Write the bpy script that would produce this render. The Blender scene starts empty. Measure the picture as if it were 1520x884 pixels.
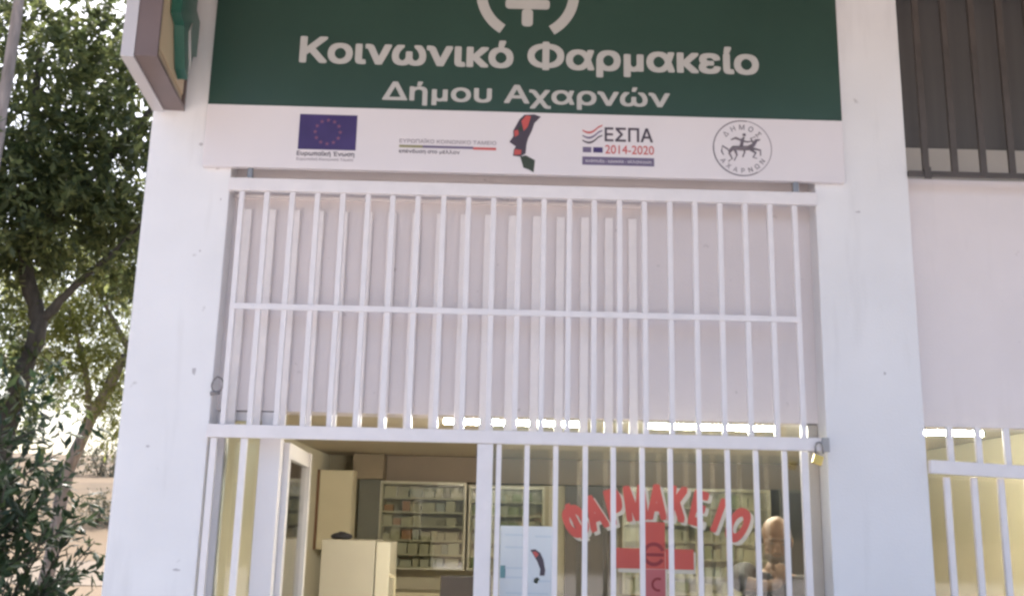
import bpy, bmesh, math, random
from mathutils import Vector, Matrix, Euler
from mathutils.geometry import delaunay_2d_cdt
R = math.radians
random.seed(7)
S = bpy.context.scene
COL = S.collection

# ---------------------------------------------------------------- camera
cam_d = bpy.data.cameras.new('camera'); cam = bpy.data.objects.new('camera', cam_d); COL.objects.link(cam)
cam_d.sensor_fit = 'HORIZONTAL'; cam_d.sensor_width = 36.0; cam_d.lens = 36.0 * 1500 / 1520
cam_d.clip_start = 0.05; cam_d.clip_end = 2000
cam.matrix_world = (Matrix.Translation((0, -5.04, 1.7)) @ Matrix.Rotation(R(-0.64), 4, 'Z')
                    @ Matrix.Rotation(R(90 + 12.77), 4, 'X') @ Matrix.Rotation(R(1.28), 4, 'Z'))
S.camera = cam

# ---------------------------------------------------------------- sky, sun, exposure
SUN_EL, SUN_DIR = R(56), Vector((-0.18, 0.98, 0.0)).normalized()      # the sun stands behind the shop, to the left: the front is in shade
w = bpy.data.worlds.new('World'); S.world = w; w.use_nodes = True
nt = w.node_tree; nt.nodes.clear()
sky = nt.nodes.new('ShaderNodeTexSky'); sky.sky_type = 'NISHITA'; sky.sun_disc = False
sky.sun_elevation = SUN_EL; sky.sun_rotation = math.atan2(SUN_DIR.x, SUN_DIR.y)
sky.air_density = 0.9; sky.dust_density = 4.5; sky.ozone_density = 1.0
bg = nt.nodes.new('ShaderNodeBackground'); bg.inputs[1].default_value = 0.15
wo = nt.nodes.new('ShaderNodeOutputWorld')
nt.links.new(sky.outputs[0], bg.inputs[0]); nt.links.new(bg.outputs[0], wo.inputs[0])
sd = bpy.data.lights.new('sun', 'SUN'); sd.energy = 2.4; sd.angle = R(0.5); sd.color = (1.0, 0.94, 0.9)
so = bpy.data.objects.new('sun', sd); COL.objects.link(so)
sdir = Vector((SUN_DIR.x * math.cos(SUN_EL), SUN_DIR.y * math.cos(SUN_EL), math.sin(SUN_EL)))
so.rotation_euler = sdir.to_track_quat('Z', 'Y').to_euler(); so.location = (-6, 10, 12)
S.view_settings.view_transform = 'Standard'; S.view_settings.look = 'None'
S.view_settings.gamma = 1.0; S.view_settings.use_curve_mapping = False
S.view_settings.exposure = 1.48
S.render.engine = 'CYCLES'
S.cycles.use_denoising = True
S.cycles.max_bounces = 8; S.cycles.transparent_max_bounces = 24
S.cycles.filter_width = 2.7
S.cycles.sample_clamp_indirect = 6.0

# ---------------------------------------------------------------- materials
def mat(name, col, rough=0.6, var=0.06, scale=6.0, metal=0.0, bump=0.0, bscale=120.0, spec=0.5, stretch=None):
    m = bpy.data.materials.new(name); m.use_nodes = True
    t = m.node_tree; p = t.nodes['Principled BSDF']
    p.inputs['Roughness'].default_value = rough; p.inputs['Metallic'].default_value = metal
    p.inputs['Specular IOR Level'].default_value = spec
    tc = t.nodes.new('ShaderNodeTexCoord'); n = t.nodes.new('ShaderNodeTexNoise')
    n.inputs['Scale'].default_value = scale; n.inputs['Detail'].default_value = 5
    src = tc.outputs['Object']
    if stretch:
        mp = t.nodes.new('ShaderNodeMapping'); mp.inputs['Scale'].default_value = stretch
        t.links.new(src, mp.inputs[0]); src = mp.outputs[0]
    t.links.new(src, n.inputs['Vector'])
    r = t.nodes.new('ShaderNodeValToRGB')
    r.color_ramp.elements[0].position = 0.3; r.color_ramp.elements[1].position = 0.7
    r.color_ramp.elements[0].color = (*[max(0, c * (1 - var)) for c in col], 1)
    r.color_ramp.elements[1].color = (*[min(1, c * (1 + var)) for c in col], 1)
    t.links.new(n.outputs['Fac'], r.inputs[0]); t.links.new(r.outputs[0], p.inputs['Base Color'])
    if bump:
        n2 = t.nodes.new('ShaderNodeTexNoise'); n2.inputs['Scale'].default_value = bscale; n2.inputs['Detail'].default_value = 4
        t.links.new(tc.outputs['Object'], n2.inputs['Vector'])
        b = t.nodes.new('ShaderNodeBump'); b.inputs['Strength'].default_value = bump; b.inputs['Distance'].default_value = 0.01
        t.links.new(n2.outputs['Fac'], b.inputs['Height']); t.links.new(b.outputs[0], p.inputs['Normal'])
    return m

def plaster(name, col, stain=0.12):
    """painted render with faint patchy dirt and a few small scuffs"""
    m = mat(name, col, 0.8, 0.035, 2.2, bump=0.12, bscale=90)
    t = m.node_tree; p = t.nodes['Principled BSDF']
    base = p.inputs['Base Color'].links[0].from_socket
    tc = [n for n in t.nodes if n.type == 'TEX_COORD'][0]
    mp = t.nodes.new('ShaderNodeMapping'); mp.inputs['Scale'].default_value = (9, 9, 1.2)
    n = t.nodes.new('ShaderNodeTexNoise'); n.inputs['Scale'].default_value = 1.0; n.inputs['Detail'].default_value = 6
    r = t.nodes.new('ShaderNodeValToRGB'); r.color_ramp.elements[0].position = 0.56; r.color_ramp.elements[1].position = 0.8
    t.links.new(tc.outputs['Object'], mp.inputs[0]); t.links.new(mp.outputs[0], n.inputs['Vector']); t.links.new(n.outputs['Fac'], r.inputs[0])
    v = t.nodes.new('ShaderNodeTexNoise'); v.inputs['Scale'].default_value = 13; v.inputs['Detail'].default_value = 2
    t.links.new(tc.outputs['Object'], v.inputs['Vector'])
    r2 = t.nodes.new('ShaderNodeValToRGB'); r2.color_ramp.elements[0].position = 0.73; r2.color_ramp.elements[1].position = 0.79
    t.links.new(v.outputs['Fac'], r2.inputs[0])
    mx = t.nodes.new('ShaderNodeMix'); mx.data_type = 'RGBA'; mx.blend_type = 'MULTIPLY'
    add = t.nodes.new('ShaderNodeMath'); add.operation = 'MAXIMUM'
    s1 = t.nodes.new('ShaderNodeMath'); s1.operation = 'MULTIPLY'; s1.inputs[1].default_value = stain
    s2 = t.nodes.new('ShaderNodeMath'); s2.operation = 'MULTIPLY'; s2.inputs[1].default_value = 0.45
    t.links.new(r.outputs[0], s1.inputs[0]); t.links.new(r2.outputs[0], s2.inputs[0])
    t.links.new(s1.outputs[0], add.inputs[0]); t.links.new(s2.outputs[0], add.inputs[1])
    t.links.new(add.outputs[0], mx.inputs['Factor']); t.links.new(base, mx.inputs[6])
    mx.inputs[7].default_value = (0.42, 0.40, 0.38, 1)
    t.links.new(mx.outputs[2], p.inputs['Base Color'])
    return m

def leaf_mat(name, dark, mid, light, trans=0.35, gloss=0.45):
    m = bpy.data.materials.new(name); m.use_nodes = True
    t = m.node_tree; p = t.nodes['Principled BSDF']; p.inputs['Roughness'].default_value = gloss
    g = t.nodes.new('ShaderNodeNewGeometry'); r = t.nodes.new('ShaderNodeValToRGB')
    e = r.color_ramp.elements; e[0].color = (*dark, 1); e[1].color = (*light, 1); e[0].position = 0.1; e[1].position = 0.97
    k = e.new(0.6); k.color = (*mid, 1)
    t.links.new(g.outputs['Random Per Island'], r.inputs[0]); t.links.new(r.outputs[0], p.inputs['Base Color'])
    tr = t.nodes.new('ShaderNodeBsdfTranslucent'); t.links.new(r.outputs[0], tr.inputs[0])
    mx = t.nodes.new('ShaderNodeMixShader'); mx.inputs[0].default_value = trans
    t.links.new(p.outputs[0], mx.inputs[1]); t.links.new(tr.outputs[0], mx.inputs[2])
    t.links.new(mx.outputs[0], t.nodes['Material Output'].inputs[0])
    return m

def glass_mat(name, tint=(0.93, 0.95, 0.93), refl=1.5):
    m = bpy.data.materials.new(name); m.use_nodes = True
    t = m.node_tree; t.nodes.remove(t.nodes['Principled BSDF'])
    a = t.nodes.new('ShaderNodeBsdfTransparent'); a.inputs[0].default_value = (*tint, 1)
    n = t.nodes.new('ShaderNodeTexNoise'); n.inputs['Scale'].default_value = 1.3
    r = t.nodes.new('ShaderNodeMapRange'); r.inputs[3].default_value = 0.01; r.inputs[4].default_value = 0.06
    t.links.new(n.outputs['Fac'], r.inputs[0])
    b = t.nodes.new('ShaderNodeBsdfGlossy'); t.links.new(r.outputs[0], b.inputs['Roughness'])
    f = t.nodes.new('ShaderNodeFresnel'); f.inputs[0].default_value = 1.5
    k = t.nodes.new('ShaderNodeMath'); k.operation = 'MULTIPLY'; k.inputs[1].default_value = refl
    t.links.new(f.outputs[0], k.inputs[0])
    mx = t.nodes.new('ShaderNodeMixShader'); t.links.new(k.outputs[0], mx.inputs[0])
    t.links.new(a.outputs[0], mx.inputs[1]); t.links.new(b.outputs[0], mx.inputs[2])
    t.links.new(mx.outputs[0], t.nodes['Material Output'].inputs[0])
    return m

def emit_mat(name, col, s):
    m = bpy.data.materials.new(name); m.use_nodes = True
    p = m.node_tree.nodes['Principled BSDF']; p.inputs['Base Color'].default_value = (0.9, 0.9, 0.88, 1)
    p.inputs['Emission Color'].default_value = (*col, 1); p.inputs['Emission Strength'].default_value = s
    return m

M = dict(
    pillar=plaster('white painted render', (0.79, 0.78, 0.785), 0.2),
    wall=plaster('rose white painted render', (0.76, 0.698, 0.692), 0.12),
    soffit=mat('dark brown shading soffit', (0.13, 0.105, 0.08), 0.85, 0.08, 3, bump=0.1),  # kept dark so little light bounces back onto the facade top
    iron=mat('white painted iron', (0.79, 0.75, 0.75), 0.38, 0.03, 14, bump=0.03, bscale=60),
    iron_warm=mat('warm white painted slats', (0.90, 0.84, 0.815), 0.5, 0.03, 14),
    alu=mat('white aluminium', (0.76, 0.73, 0.735), 0.35, 0.02, 4),
    alu_beige=mat('grey beige aluminium', (0.50, 0.455, 0.40), 0.4, 0.04, 4),
    glass=glass_mat('window glass'),
    cabglass=glass_mat('cabinet glass', (0.92, 0.93, 0.88), 2.6),
    tint=mat('dark window glass', (0.125, 0.117, 0.112), 0.32, 0.12, 2.0, stretch=(7, 1, 0.25), spec=0.35),
    brown_iron=mat('dark brown iron', (0.082, 0.069, 0.062), 0.5, 0.15, 9),
    green=mat('green sign vinyl', (0.034, 0.072, 0.056), 0.28, 0.12, 1.1, spec=0.6, bump=0.25, bscale=1.6),
    signwhite=mat('white sign vinyl', (0.76, 0.71, 0.72), 0.35, 0.02, 2),
    letter=mat('white vinyl lettering', (0.52, 0.505, 0.48), 0.4, 0.02, 3),
    navy=mat('violet blue print', (0.055, 0.035, 0.135), 0.4, 0.1, 8),
    star=mat('dull rose print', (0.22, 0.09, 0.16), 0.5, 0.05, 8),
    ink=mat('dark grey print', (0.07, 0.055, 0.075), 0.5, 0.05, 8),
    sealink=mat('faded grey print', (0.17, 0.145, 0.17), 0.5, 0.3, 30),
    inkpale=mat('pale grey print', (0.30, 0.26, 0.29), 0.5, 0.05, 8),
    bluegrey=mat('blue grey print', (0.16, 0.13, 0.22), 0.5, 0.05, 8),
    redprint=mat('red print', (0.55, 0.10, 0.09), 0.5, 0.05, 8),
    ochre=mat('ochre print', (0.28, 0.26, 0.12), 0.5, 0.05, 8),
    darkgreenprint=mat('dark green print', (0.045, 0.06, 0.04), 0.5, 0.1, 20),
    cream_face=mat('cream acrylic', (0.70, 0.55, 0.36), 0.35, 0.03, 3),
    tan_face=mat('tan acrylic border', (0.50, 0.40, 0.27), 0.4, 0.03, 3),
    brown_rim=mat('grey brown metal rim', (0.17, 0.125, 0.12), 0.45, 0.06, 5),
    grey_rim=mat('pale grey metal rim', (0.55, 0.53, 0.55), 0.4, 0.03, 5),
    crossgreen=mat('green acrylic', (0.03, 0.125, 0.09), 0.3, 0.06, 5),
    brass=mat('brass', (0.55, 0.42, 0.14), 0.35, 0.08, 20, metal=0.7),
    steel=mat('dull steel', (0.32, 0.31, 0.31), 0.4, 0.08, 20, metal=0.7),
    rubber=mat('dark wire', (0.22, 0.20, 0.20), 0.6, 0.05, 20),
    inwall=mat('cream interior paint', (0.64, 0.595, 0.47), 0.85, 0.04, 1.5),
    inback=mat('khaki interior paint', (0.48, 0.43, 0.31), 0.85, 0.05, 1.5),
    ceiling=mat('grey beige ceiling', (0.62, 0.55, 0.45), 0.9, 0.04, 1.5),
    bulk=mat('brown bulkhead board', (0.21, 0.165, 0.125), 0.7, 0.1, 2),
    floor=mat('beige floor tile', (0.42, 0.37, 0.29), 0.4, 0.06, 2),
    duct=mat('brown duct board', (0.24, 0.19, 0.13), 0.7, 0.08, 3),
    locker=mat('grey green metal', (0.12, 0.12, 0.095), 0.5, 0.08, 3),
    cupboard=mat('pale ochre laminate', (0.62, 0.55, 0.39), 0.5, 0.04, 3),
    woodedge=mat('brown wood edge', (0.20, 0.10, 0.05), 0.5, 0.1, 6),
    fridge=mat('beige enamel', (0.46, 0.425, 0.345), 0.4, 0.04, 2),
    fridge_door=mat('pale beige enamel', (0.58, 0.54, 0.43), 0.4, 0.03, 2),
    cabframe=mat('cream cabinet laminate', (0.56, 0.52, 0.41), 0.5, 0.04, 3),
    cabback=mat('olive cabinet backing', (0.52, 0.48, 0.38), 0.7, 0.06, 3),
    door=mat('dark brown door', (0.055, 0.043, 0.036), 0.45, 0.15, 4, stretch=(6, 1, 0.5)),
    counter=mat('cream worktop', (0.58, 0.52, 0.36), 0.4, 0.05, 3),
    black=mat('black plastic', (0.035, 0.028, 0.025), 0.35, 0.1, 5),
    screen=mat('dark screen glass', (0.02, 0.02, 0.022), 0.15, 0.05, 5),
    tube=emit_mat('lit fluorescent tube', (1.0, 0.94, 0.79), 130.0),
    housing=mat('grey lamp housing', (0.40, 0.38, 0.32), 0.4, 0.02, 5),
    stickred=mat('red window vinyl', (0.54, 0.085, 0.065), 0.4, 0.05, 5),
    stickpink=mat('faded red window vinyl', (0.48, 0.12, 0.13), 0.4, 0.05, 5),
    stickdark=mat('dark red window vinyl', (0.26, 0.022, 0.03), 0.4, 0.05, 5),
    stickwhite=mat('cream window vinyl', (0.60, 0.56, 0.46), 0.45, 0.04, 5),
    paper=mat('pale blue paper', (0.68, 0.73, 0.77), 0.6, 0.05, 3),
    papertint=mat('blue tinted print', (0.57, 0.65, 0.72), 0.6, 0.05, 3),
    teal=mat('teal print', (0.16, 0.33, 0.36), 0.6, 0.05, 3),
    skin=mat('tanned skin', (0.19, 0.10, 0.055), 0.55, 0.08, 12),
    hairgrey=mat('short grey hair', (0.10, 0.085, 0.07), 0.8, 0.2, 60),
    beard=mat('grey stubble', (0.13, 0.095, 0.07), 0.85, 0.25, 80),
    shirt=mat('dark slate cotton', (0.024, 0.023, 0.029), 0.85, 0.15, 14, bump=0.2, bscale=200),
    trousers=mat('dark trousers', (0.05, 0.05, 0.06), 0.85, 0.1, 14),
    bark=mat('dark grey brown bark', (0.075, 0.065, 0.052), 0.9, 0.35, 9, bump=0.5, bscale=25, stretch=(3, 3, 0.6)),
    barkpale=mat('pale grey bark', (0.30, 0.25, 0.22), 0.9, 0.3, 7, bump=0.5, bscale=20, stretch=(3, 3, 0.6)),
    leafA=leaf_mat('broad dark leaves', (0.09, 0.115, 0.055), (0.15, 0.185, 0.07), (0.26, 0.28, 0.11), 0.6),
    leafB=leaf_mat('yellow green needles', (0.19, 0.21, 0.06), (0.30, 0.33, 0.10), (0.42, 0.42, 0.17), 0.6),
    leafC=leaf_mat('glossy laurel leaves', (0.022, 0.045, 0.022), (0.045, 0.08, 0.035), (0.09, 0.13, 0.055), 0.25, 0.4),
    leafD=leaf_mat('dusty bush leaves', (0.06, 0.07, 0.04), (0.12, 0.12, 0.07), (0.2, 0.19, 0.11)),
)

# ---------------------------------------------------------------- helpers
def link(o, parent=None):
    COL.objects.link(o)
    if parent: o.parent = parent
    return o
def tag(o, label, cat, group=None):
    o['label'] = label; o['category'] = cat
    if group: o['group'] = group
    return o
def thing(name, label, cat, loc=(0, 0, 0), group=None):
    o = bpy.data.objects.new(name, None); o.empty_display_size = 0.1; link(o); o.location = loc
    return tag(o, label, cat, group)
class MB:
    """collects shapes (world coordinates) into one mesh"""
    def __init__(s): s.b = bmesh.new()
    def box(s, x0, x1, y0, y1, z0, z1, bevel=0.0):
        r = bmesh.ops.create_cube(s.b, size=1)
        bmesh.ops.scale(s.b, vec=(x1 - x0, y1 - y0, z1 - z0), verts=r['verts'])
        bmesh.ops.translate(s.b, vec=((x0 + x1) / 2, (y0 + y1) / 2, (z0 + z1) / 2), verts=r['verts'])
        if bevel:
            ed = list({e for v in r['verts'] for e in v.link_edges})
            bmesh.ops.bevel(s.b, geom=ed, offset=bevel, segments=2, affect='EDGES', profile=0.7)
        return s
    def tube(s, pts, rad, n=10, caps=True):
        """swept tube; rad a number or one per point"""
        pts = [Vector(p) for p in pts]
        rr = rad if isinstance(rad, (list, tuple)) else [rad] * len(pts)
        rings = []; up = Vector((0.31, 0.17, 0.93)).normalized()
        for i, p in enumerate(pts):
            d = (pts[min(i + 1, len(pts) - 1)] - pts[max(i - 1, 0)]).normalized()
            a = d.cross(up)
            if a.length < 0.05: a = d.cross(Vector((1, 0, 0)))
            a.normalize(); c = d.cross(a).normalized()
            rings.append([s.b.verts.new(p + (a * math.cos(t) + c * math.sin(t)) * rr[i]) for t in [2 * math.pi * k / n for k in range(n)]])
        for A, B in zip(rings, rings[1:]):
            for k in range(n): s.b.faces.new((A[k], A[(k + 1) % n], B[(k + 1) % n], B[k]))
        if caps: s.b.faces.new(rings[0][::-1]); s.b.faces.new(rings[-1])
        return s
    def prism(s, pts, y0, y1):
        """outline of (x, z) points extruded from y0 to y1"""
        A = [s.b.verts.new((x, y0, z)) for x, z in pts]; B = [s.b.verts.new((x, y1, z)) for x, z in pts]
        s.b.faces.new(A); s.b.faces.new(B[::-1])
        for k in range(len(pts)): s.b.faces.new((A[k], B[k], B[(k + 1) % len(pts)], A[(k + 1) % len(pts)]))
        return s
    def xform(s, m): bmesh.ops.transform(s.b, matrix=m, verts=s.b.verts); return s
    def build(s, name, m, parent=None, smooth=False, loc=None):
        bmesh.ops.recalc_face_normals(s.b, faces=s.b.faces)
        me = bpy.data.meshes.new(name); 
        off = Vector(loc) if loc is not None else (parent.location.copy() if parent and parent.type == 'EMPTY' else Vector((0, 0, 0)))
        if loc is None and parent and parent.type != 'EMPTY':
            q = parent; off = Vector((0, 0, 0))
            while q: off += q.location; q = q.parent
        bmesh.ops.translate(s.b, vec=-off, verts=s.b.verts)
        s.b.to_mesh(me); s.b.free(); me.materials.append(m)
        if smooth: me.polygons.foreach_set('use_smooth', [True] * len(me.polygons))
        o = bpy.data.objects.new(name, me); link(o, parent)
        if loc is not None: o.location = loc
        return o
def bx(*a, **k): return MB().box(*a, **k)

_cap = {}
def text_raw(body, bold=0.0, extrude=0.0):
    """outlines of a line of type, overlapping contours merged (non-zero winding), as a slab from z = -0.5 to 0.5"""
    cu = bpy.data.curves.new('t', 'FONT'); cu.body = body; cu.size = 1.0
    o = bpy.data.objects.new('t', cu); COL.objects.link(o)
    bpy.context.view_layer.update()
    c2 = o.to_curve(bpy.context.evaluated_depsgraph_get())
    polys = []
    for sp in c2.splines:
        P = []; bp = sp.bezier_points
        if sp.type == 'BEZIER':
            for i in range(len(bp)):
                A, Q = bp[i], bp[(i + 1) % len(bp)]
                straight = (A.handle_right - A.co).length < 1e-5 and (Q.handle_left - Q.co).length < 1e-5
                n = 1 if straight else 7
                for k in range(n):
                    t = k / n; u = 1 - t
                    P.append((A.co * u**3 + A.handle_right * (3 * u * u * t) + Q.handle_left * (3 * u * t * t) + Q.co * t**3).to_2d())
        else: P = [Vector(q.co[:2]) for q in sp.points]
        R2 = [p for i, p in enumerate(P) if (p - P[i - 1]).length > 1e-6]
        if len(R2) > 2: polys.append(R2)
    o.to_curve_clear(); bpy.data.objects.remove(o); bpy.data.curves.remove(cu)
    boxes = [(min(p.x for p in q), max(p.x for p in q), min(p.y for p in q), max(p.y for p in q)) for q in polys]
    V = []; E = []
    for q in polys:
        i0 = len(V); V += q; E += [(i0 + k, i0 + (k + 1) % len(q)) for k in range(len(q))]
    v, e, f, *_ = delaunay_2d_cdt(V, E, [], 0, 1e-6)
    def winding(c):
        w_ = 0
        for q, bb in zip(polys, boxes):
            if not (bb[0] <= c.x <= bb[1] and bb[2] <= c.y <= bb[3]): continue
            for i in range(len(q)):
                a_, b_ = q[i - 1], q[i]
                if (a_.y <= c.y) != (b_.y <= c.y):
                    if a_.x + (c.y - a_.y) / (b_.y - a_.y) * (b_.x - a_.x) > c.x: w_ += 1 if b_.y > a_.y else -1
        return w_
    T = [t for t in f if winding(sum((v[i] for i in t), Vector((0, 0))) / len(t)) != 0]
    n = len(v); from collections import Counter
    ec = Counter(tuple(sorted((t[k], t[(k + 1) % len(t)]))) for t in T for k in range(len(t)))
    F = [tuple(t) for t in T] + [tuple(i + n for i in t[::-1]) for t in T]
    F += [(t[k], t[(k + 1) % len(t)], t[(k + 1) % len(t)] + n, t[k] + n) for t in T for k in range(len(t)) if ec[tuple(sorted((t[k], t[(k + 1) % len(t)])))] == 1]
    me = bpy.data.meshes.new('t'); me.from_pydata([(p.x, p.y, 0.5) for p in v] + [(p.x, p.y, -0.5) for p in v], [], F)
    bm = bmesh.new(); bm.from_mesh(me); loose = [q for q in bm.verts if not q.link_faces]; bmesh.ops.delete(bm, geom=loose, context='VERTS'); bm.to_mesh(me); bm.free()
    return me
def bounds(me):
    xs = [v.co.x for v in me.vertices]; ys = [v.co.y for v in me.vertices]
    return min(xs), max(xs), min(ys), max(ys)
def fatten(me, e, ey=None):
    """thicken strokes by e (in em): the same outline laid again round a small circle, each a hair deeper"""
    if e <= 0: return me
    bm = bmesh.new()
    for k in range(9):
        c = me.copy(); r = 0 if k == 8 else (1 if k % 2 == 0 else 1.22); a = 2 * math.pi * k / 8
        for v in c.vertices: v.co.x += r * e * math.cos(a); v.co.y += r * (e if ey is None else ey) * math.sin(a); v.co.z = v.co.z * (1 - 0.02 * k) - 0.0
        bm.from_mesh(c); bpy.data.meshes.remove(c)
    bm.to_mesh(me); bm.free()
    return me
def lettering(name, body, x0, x1, zb, cap, yf, m, parent, bold=0.02, th=0.003):
    """a line of raised lettering facing -y, stretched from x0 to x1, baseline zb, capitals cap high"""
    if bold not in _cap: b = bounds(fatten(text_raw('Δ', 0), bold)); _cap[bold] = (b[2], b[3])
    lo, hi = _cap[bold]; k = cap / (hi - lo)
    me = fatten(text_raw(body, 0, 0.5), bold); b = bounds(me); sx = (x1 - x0) / (b[1] - b[0])
    off = parent.location
    for v in me.vertices:
        x, y, z = v.co
        v.co = Vector((x0 + (x - b[0]) * sx, yf - th * (z + 0.5), zb + (y - lo) * k)) - off
    me.name = name; me.materials.clear(); me.materials.append(m)
    return link(bpy.data.objects.new(name, me), parent)

# ---------------------------------------------------------------- ground
def gz(x, y):
    pts = [(-400, 0), (24, 0), (30, 0.6), (40, 2.4), (60, 5.2), (80, 6.9), (110, 7.9), (200, 7.0), (900, 4)]
    for (a, za), (b, zb) in zip(pts, pts[1:]):
        if y <= b:
            t = (y - a) / (b - a); z = za + (zb - za) * t; break
    else: z = 4
    return z + (0.0 if y < 24 else 0.25 * math.sin(x * 0.21) * math.sin(y * 0.17 + 1) * min(1, (y - 24) / 10))
def sheet(name, xs, ys, dz, m):
    me = bpy.data.meshes.new(name); nx = len(xs)
    me.from_pydata([(x, y, gz(x, y) + dz) for y in ys for x in xs], [],
                   [(j * nx + i, j * nx + i + 1, (j + 1) * nx + i + 1, (j + 1) * nx + i) for j in range(len(ys) - 1) for i in range(nx - 1)])
    me.materials.append(m); me.polygons.foreach_set('use_smooth', [True] * len(me.polygons))
    o = link(bpy.data.objects.new(name, me)); o['kind'] = 'structure'
    return o
def ground_mat():
    m = mat('dry grass and dust', (0.125, 0.086, 0.043), 0.95, 0.3, 0.5, bump=0.6, bscale=3)
    t = m.node_tree; p = t.nodes['Principled BSDF']; base = p.inputs['Base Color'].links[0].from_socket
    n = t.nodes.new('ShaderNodeTexNoise'); n.inputs['Scale'].default_value = 0.12; n.inputs['Detail'].default_value = 8
    tc = [q for q in t.nodes if q.type == 'TEX_COORD'][0]; t.links.new(tc.outputs['Object'], n.inputs['Vector'])
    r = t.nodes.new('ShaderNodeValToRGB'); r.color_ramp.elements[0].position = 0.45; r.color_ramp.elements[1].position = 0.62
    t.links.new(n.outputs['Fac'], r.inputs[0])
    mx = t.nodes.new('ShaderNodeMix'); mx.data_type = 'RGBA'; t.links.new(r.outputs[0], mx.inputs['Factor'])
    t.links.new(base, mx.inputs[6]); mx.inputs[7].default_value = (0.165, 0.115, 0.063, 1)
    t.links.new(mx.outputs[2], p.inputs['Base Color'])
    return m
ysg = [-300, -100, -40, -15, 0, 10, 20, 24, 26, 28, 30, 33, 36, 40, 45, 50, 55, 60, 66, 73, 80, 90, 100, 110, 130, 160, 200, 300, 600, 900]
xsg = [-600, -300, -150, -100] + [x for x in range(-80, 81, 4)] + [100, 150, 300, 600]
sheet('ground', xsg, ysg, 0.0, ground_mat())
sheet('path', [x for x in range(-60, 41, 4)], [22, 24, 26, 27.5], 0.02, mat('pale gravel', (0.19, 0.15, 0.105), 0.95, 0.15, 1.5, bump=0.5, bscale=8))
fc = sheet('bounce_forecourt', [-14, -7, 0, 7, 14, 21], [-34, -20, -10, -2.4], 0.004, mat('pale concrete forecourt', (0.58, 0.52, 0.465), 0.9, 0.1, 0.8, bump=0.2, bscale=20))  # unseen pale ground, added to bounce sunlight onto the shaded front
pv = bx(-6, 8, -2.4, -0.02, -0.05, 0.12).build('pavement', mat('worn concrete paving', (0.50, 0.475, 0.45), 0.9, 0.12, 1.2, bump=0.3)); pv['kind'] = 'structure'

# ---------------------------------------------------------------- building
XL, XR = -1.87, 7.2
B = thing('pharmacy_building', 'white rendered shop building with square pillars and recessed shopfront', 'building', (0, 0, 0))
bx(-1.87, -1.43, 0, 0.40, 0, 4.95, bevel=0.006).build('pillar', M['pillar'], B)
bx(1.64, 2.135, 0, 0.40, 0, 4.95, bevel=0.006).build('pillar', M['pillar'], B)
bx(5.2, 5.7, 0, 0.40, 0, 4.95, bevel=0.006).build('pillar', M['pillar'], B)
bx(-1.43, 1.64, 0.12, 0.30, 2.25, 4.95).build('facade_wall', M['wall'], B)
mw = MB(); mw.box(2.135, 5.2, 0.12, 0.30, 2.25, 3.585); mw.box(5.7, XR, 0.12, 0.30, 0, 4.95); mw.build('facade_wall', M['wall'], B)
bx(XL, -1.72, 0.40, 6.0, 0, 4.95).build('side_wall', M['pillar'], B)
bx(XR - 0.2, XR, 0.30, 6.0, 0, 4.95).build('side_wall', M['pillar'], B)
bx(-1.72, XR - 0.2, 5.4, 6.0, 0, 4.95).build('back_wall', M['inback'], B)
bx(-1.715, -1.70, 0.405, 5.395, 0.0, 2.375).build('interior_lining', M['inwall'], B)
bx(3.45, 3.55, 0.31, 5.395, 0, 2.375).build('partition_wall', M['inback'], B)
bx(-1.72, XR - 0.2, 0.305, 5.4, 2.38, 2.50).build('interior_ceiling', M['ceiling'], B)
bx(-1.70, XR - 0.2, -0.02, 5.4, 0.0, 0.10).build('interior_floor', M['floor'], B)
rf = MB(); rf.box(-2.05, XR + 0.15, 0, 6.2, 4.955, 5.25); rf.build('roof', M['soffit'], B)
bx(-2.05, XR + 0.15, -2.6, -0.003, 4.66, 4.92).build('shading_overhang', M['soffit'], B)  # unseen overhang, made deep and low to shade the top of the front
bx(-1.10, 3.13, 5.18, 5.395, 2.125, 2.375).build('bulkhead', M['bulk'], B)
bx(-1.40, -1.105, 4.95, 5.39, 2.13, 2.372).build('duct_box', M['duct'], B)
bx(0.70, 1.20, 5.355, 5.396, 0.10, 2.12).build('inner_door', M['door'], B)

stain_m = mat('grey scuff', (0.50, 0.48, 0.49), 0.85, 0.12, 40)
for x, z, w_, h_ in ((-1.527, 2.428, .012, .024), (-1.523, 1.467, .020, .007), (-1.553, 3.05, .006, .006), (-1.60, 3.63, .012, .010), (-1.50, 3.50, .014, .010), (-1.47, 3.33, .005, .008), (1.86, 3.35, .016, .006), (1.95, 2.5, .008, .010), (-1.72, 2.05, .010, .006)):
    rs = random.Random(int(z * 1000)); mb = MB()
    mb.prism([(x + w_ * rs.uniform(.55, 1.1) * math.cos(t), z + h_ * rs.uniform(.55, 1.1) * math.sin(t)) for t in [2 * math.pi * k / 11 for k in range(11)]], -0.0012, -0.0002)
    mb.build('scuff_mark', stain_m, B)
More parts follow.
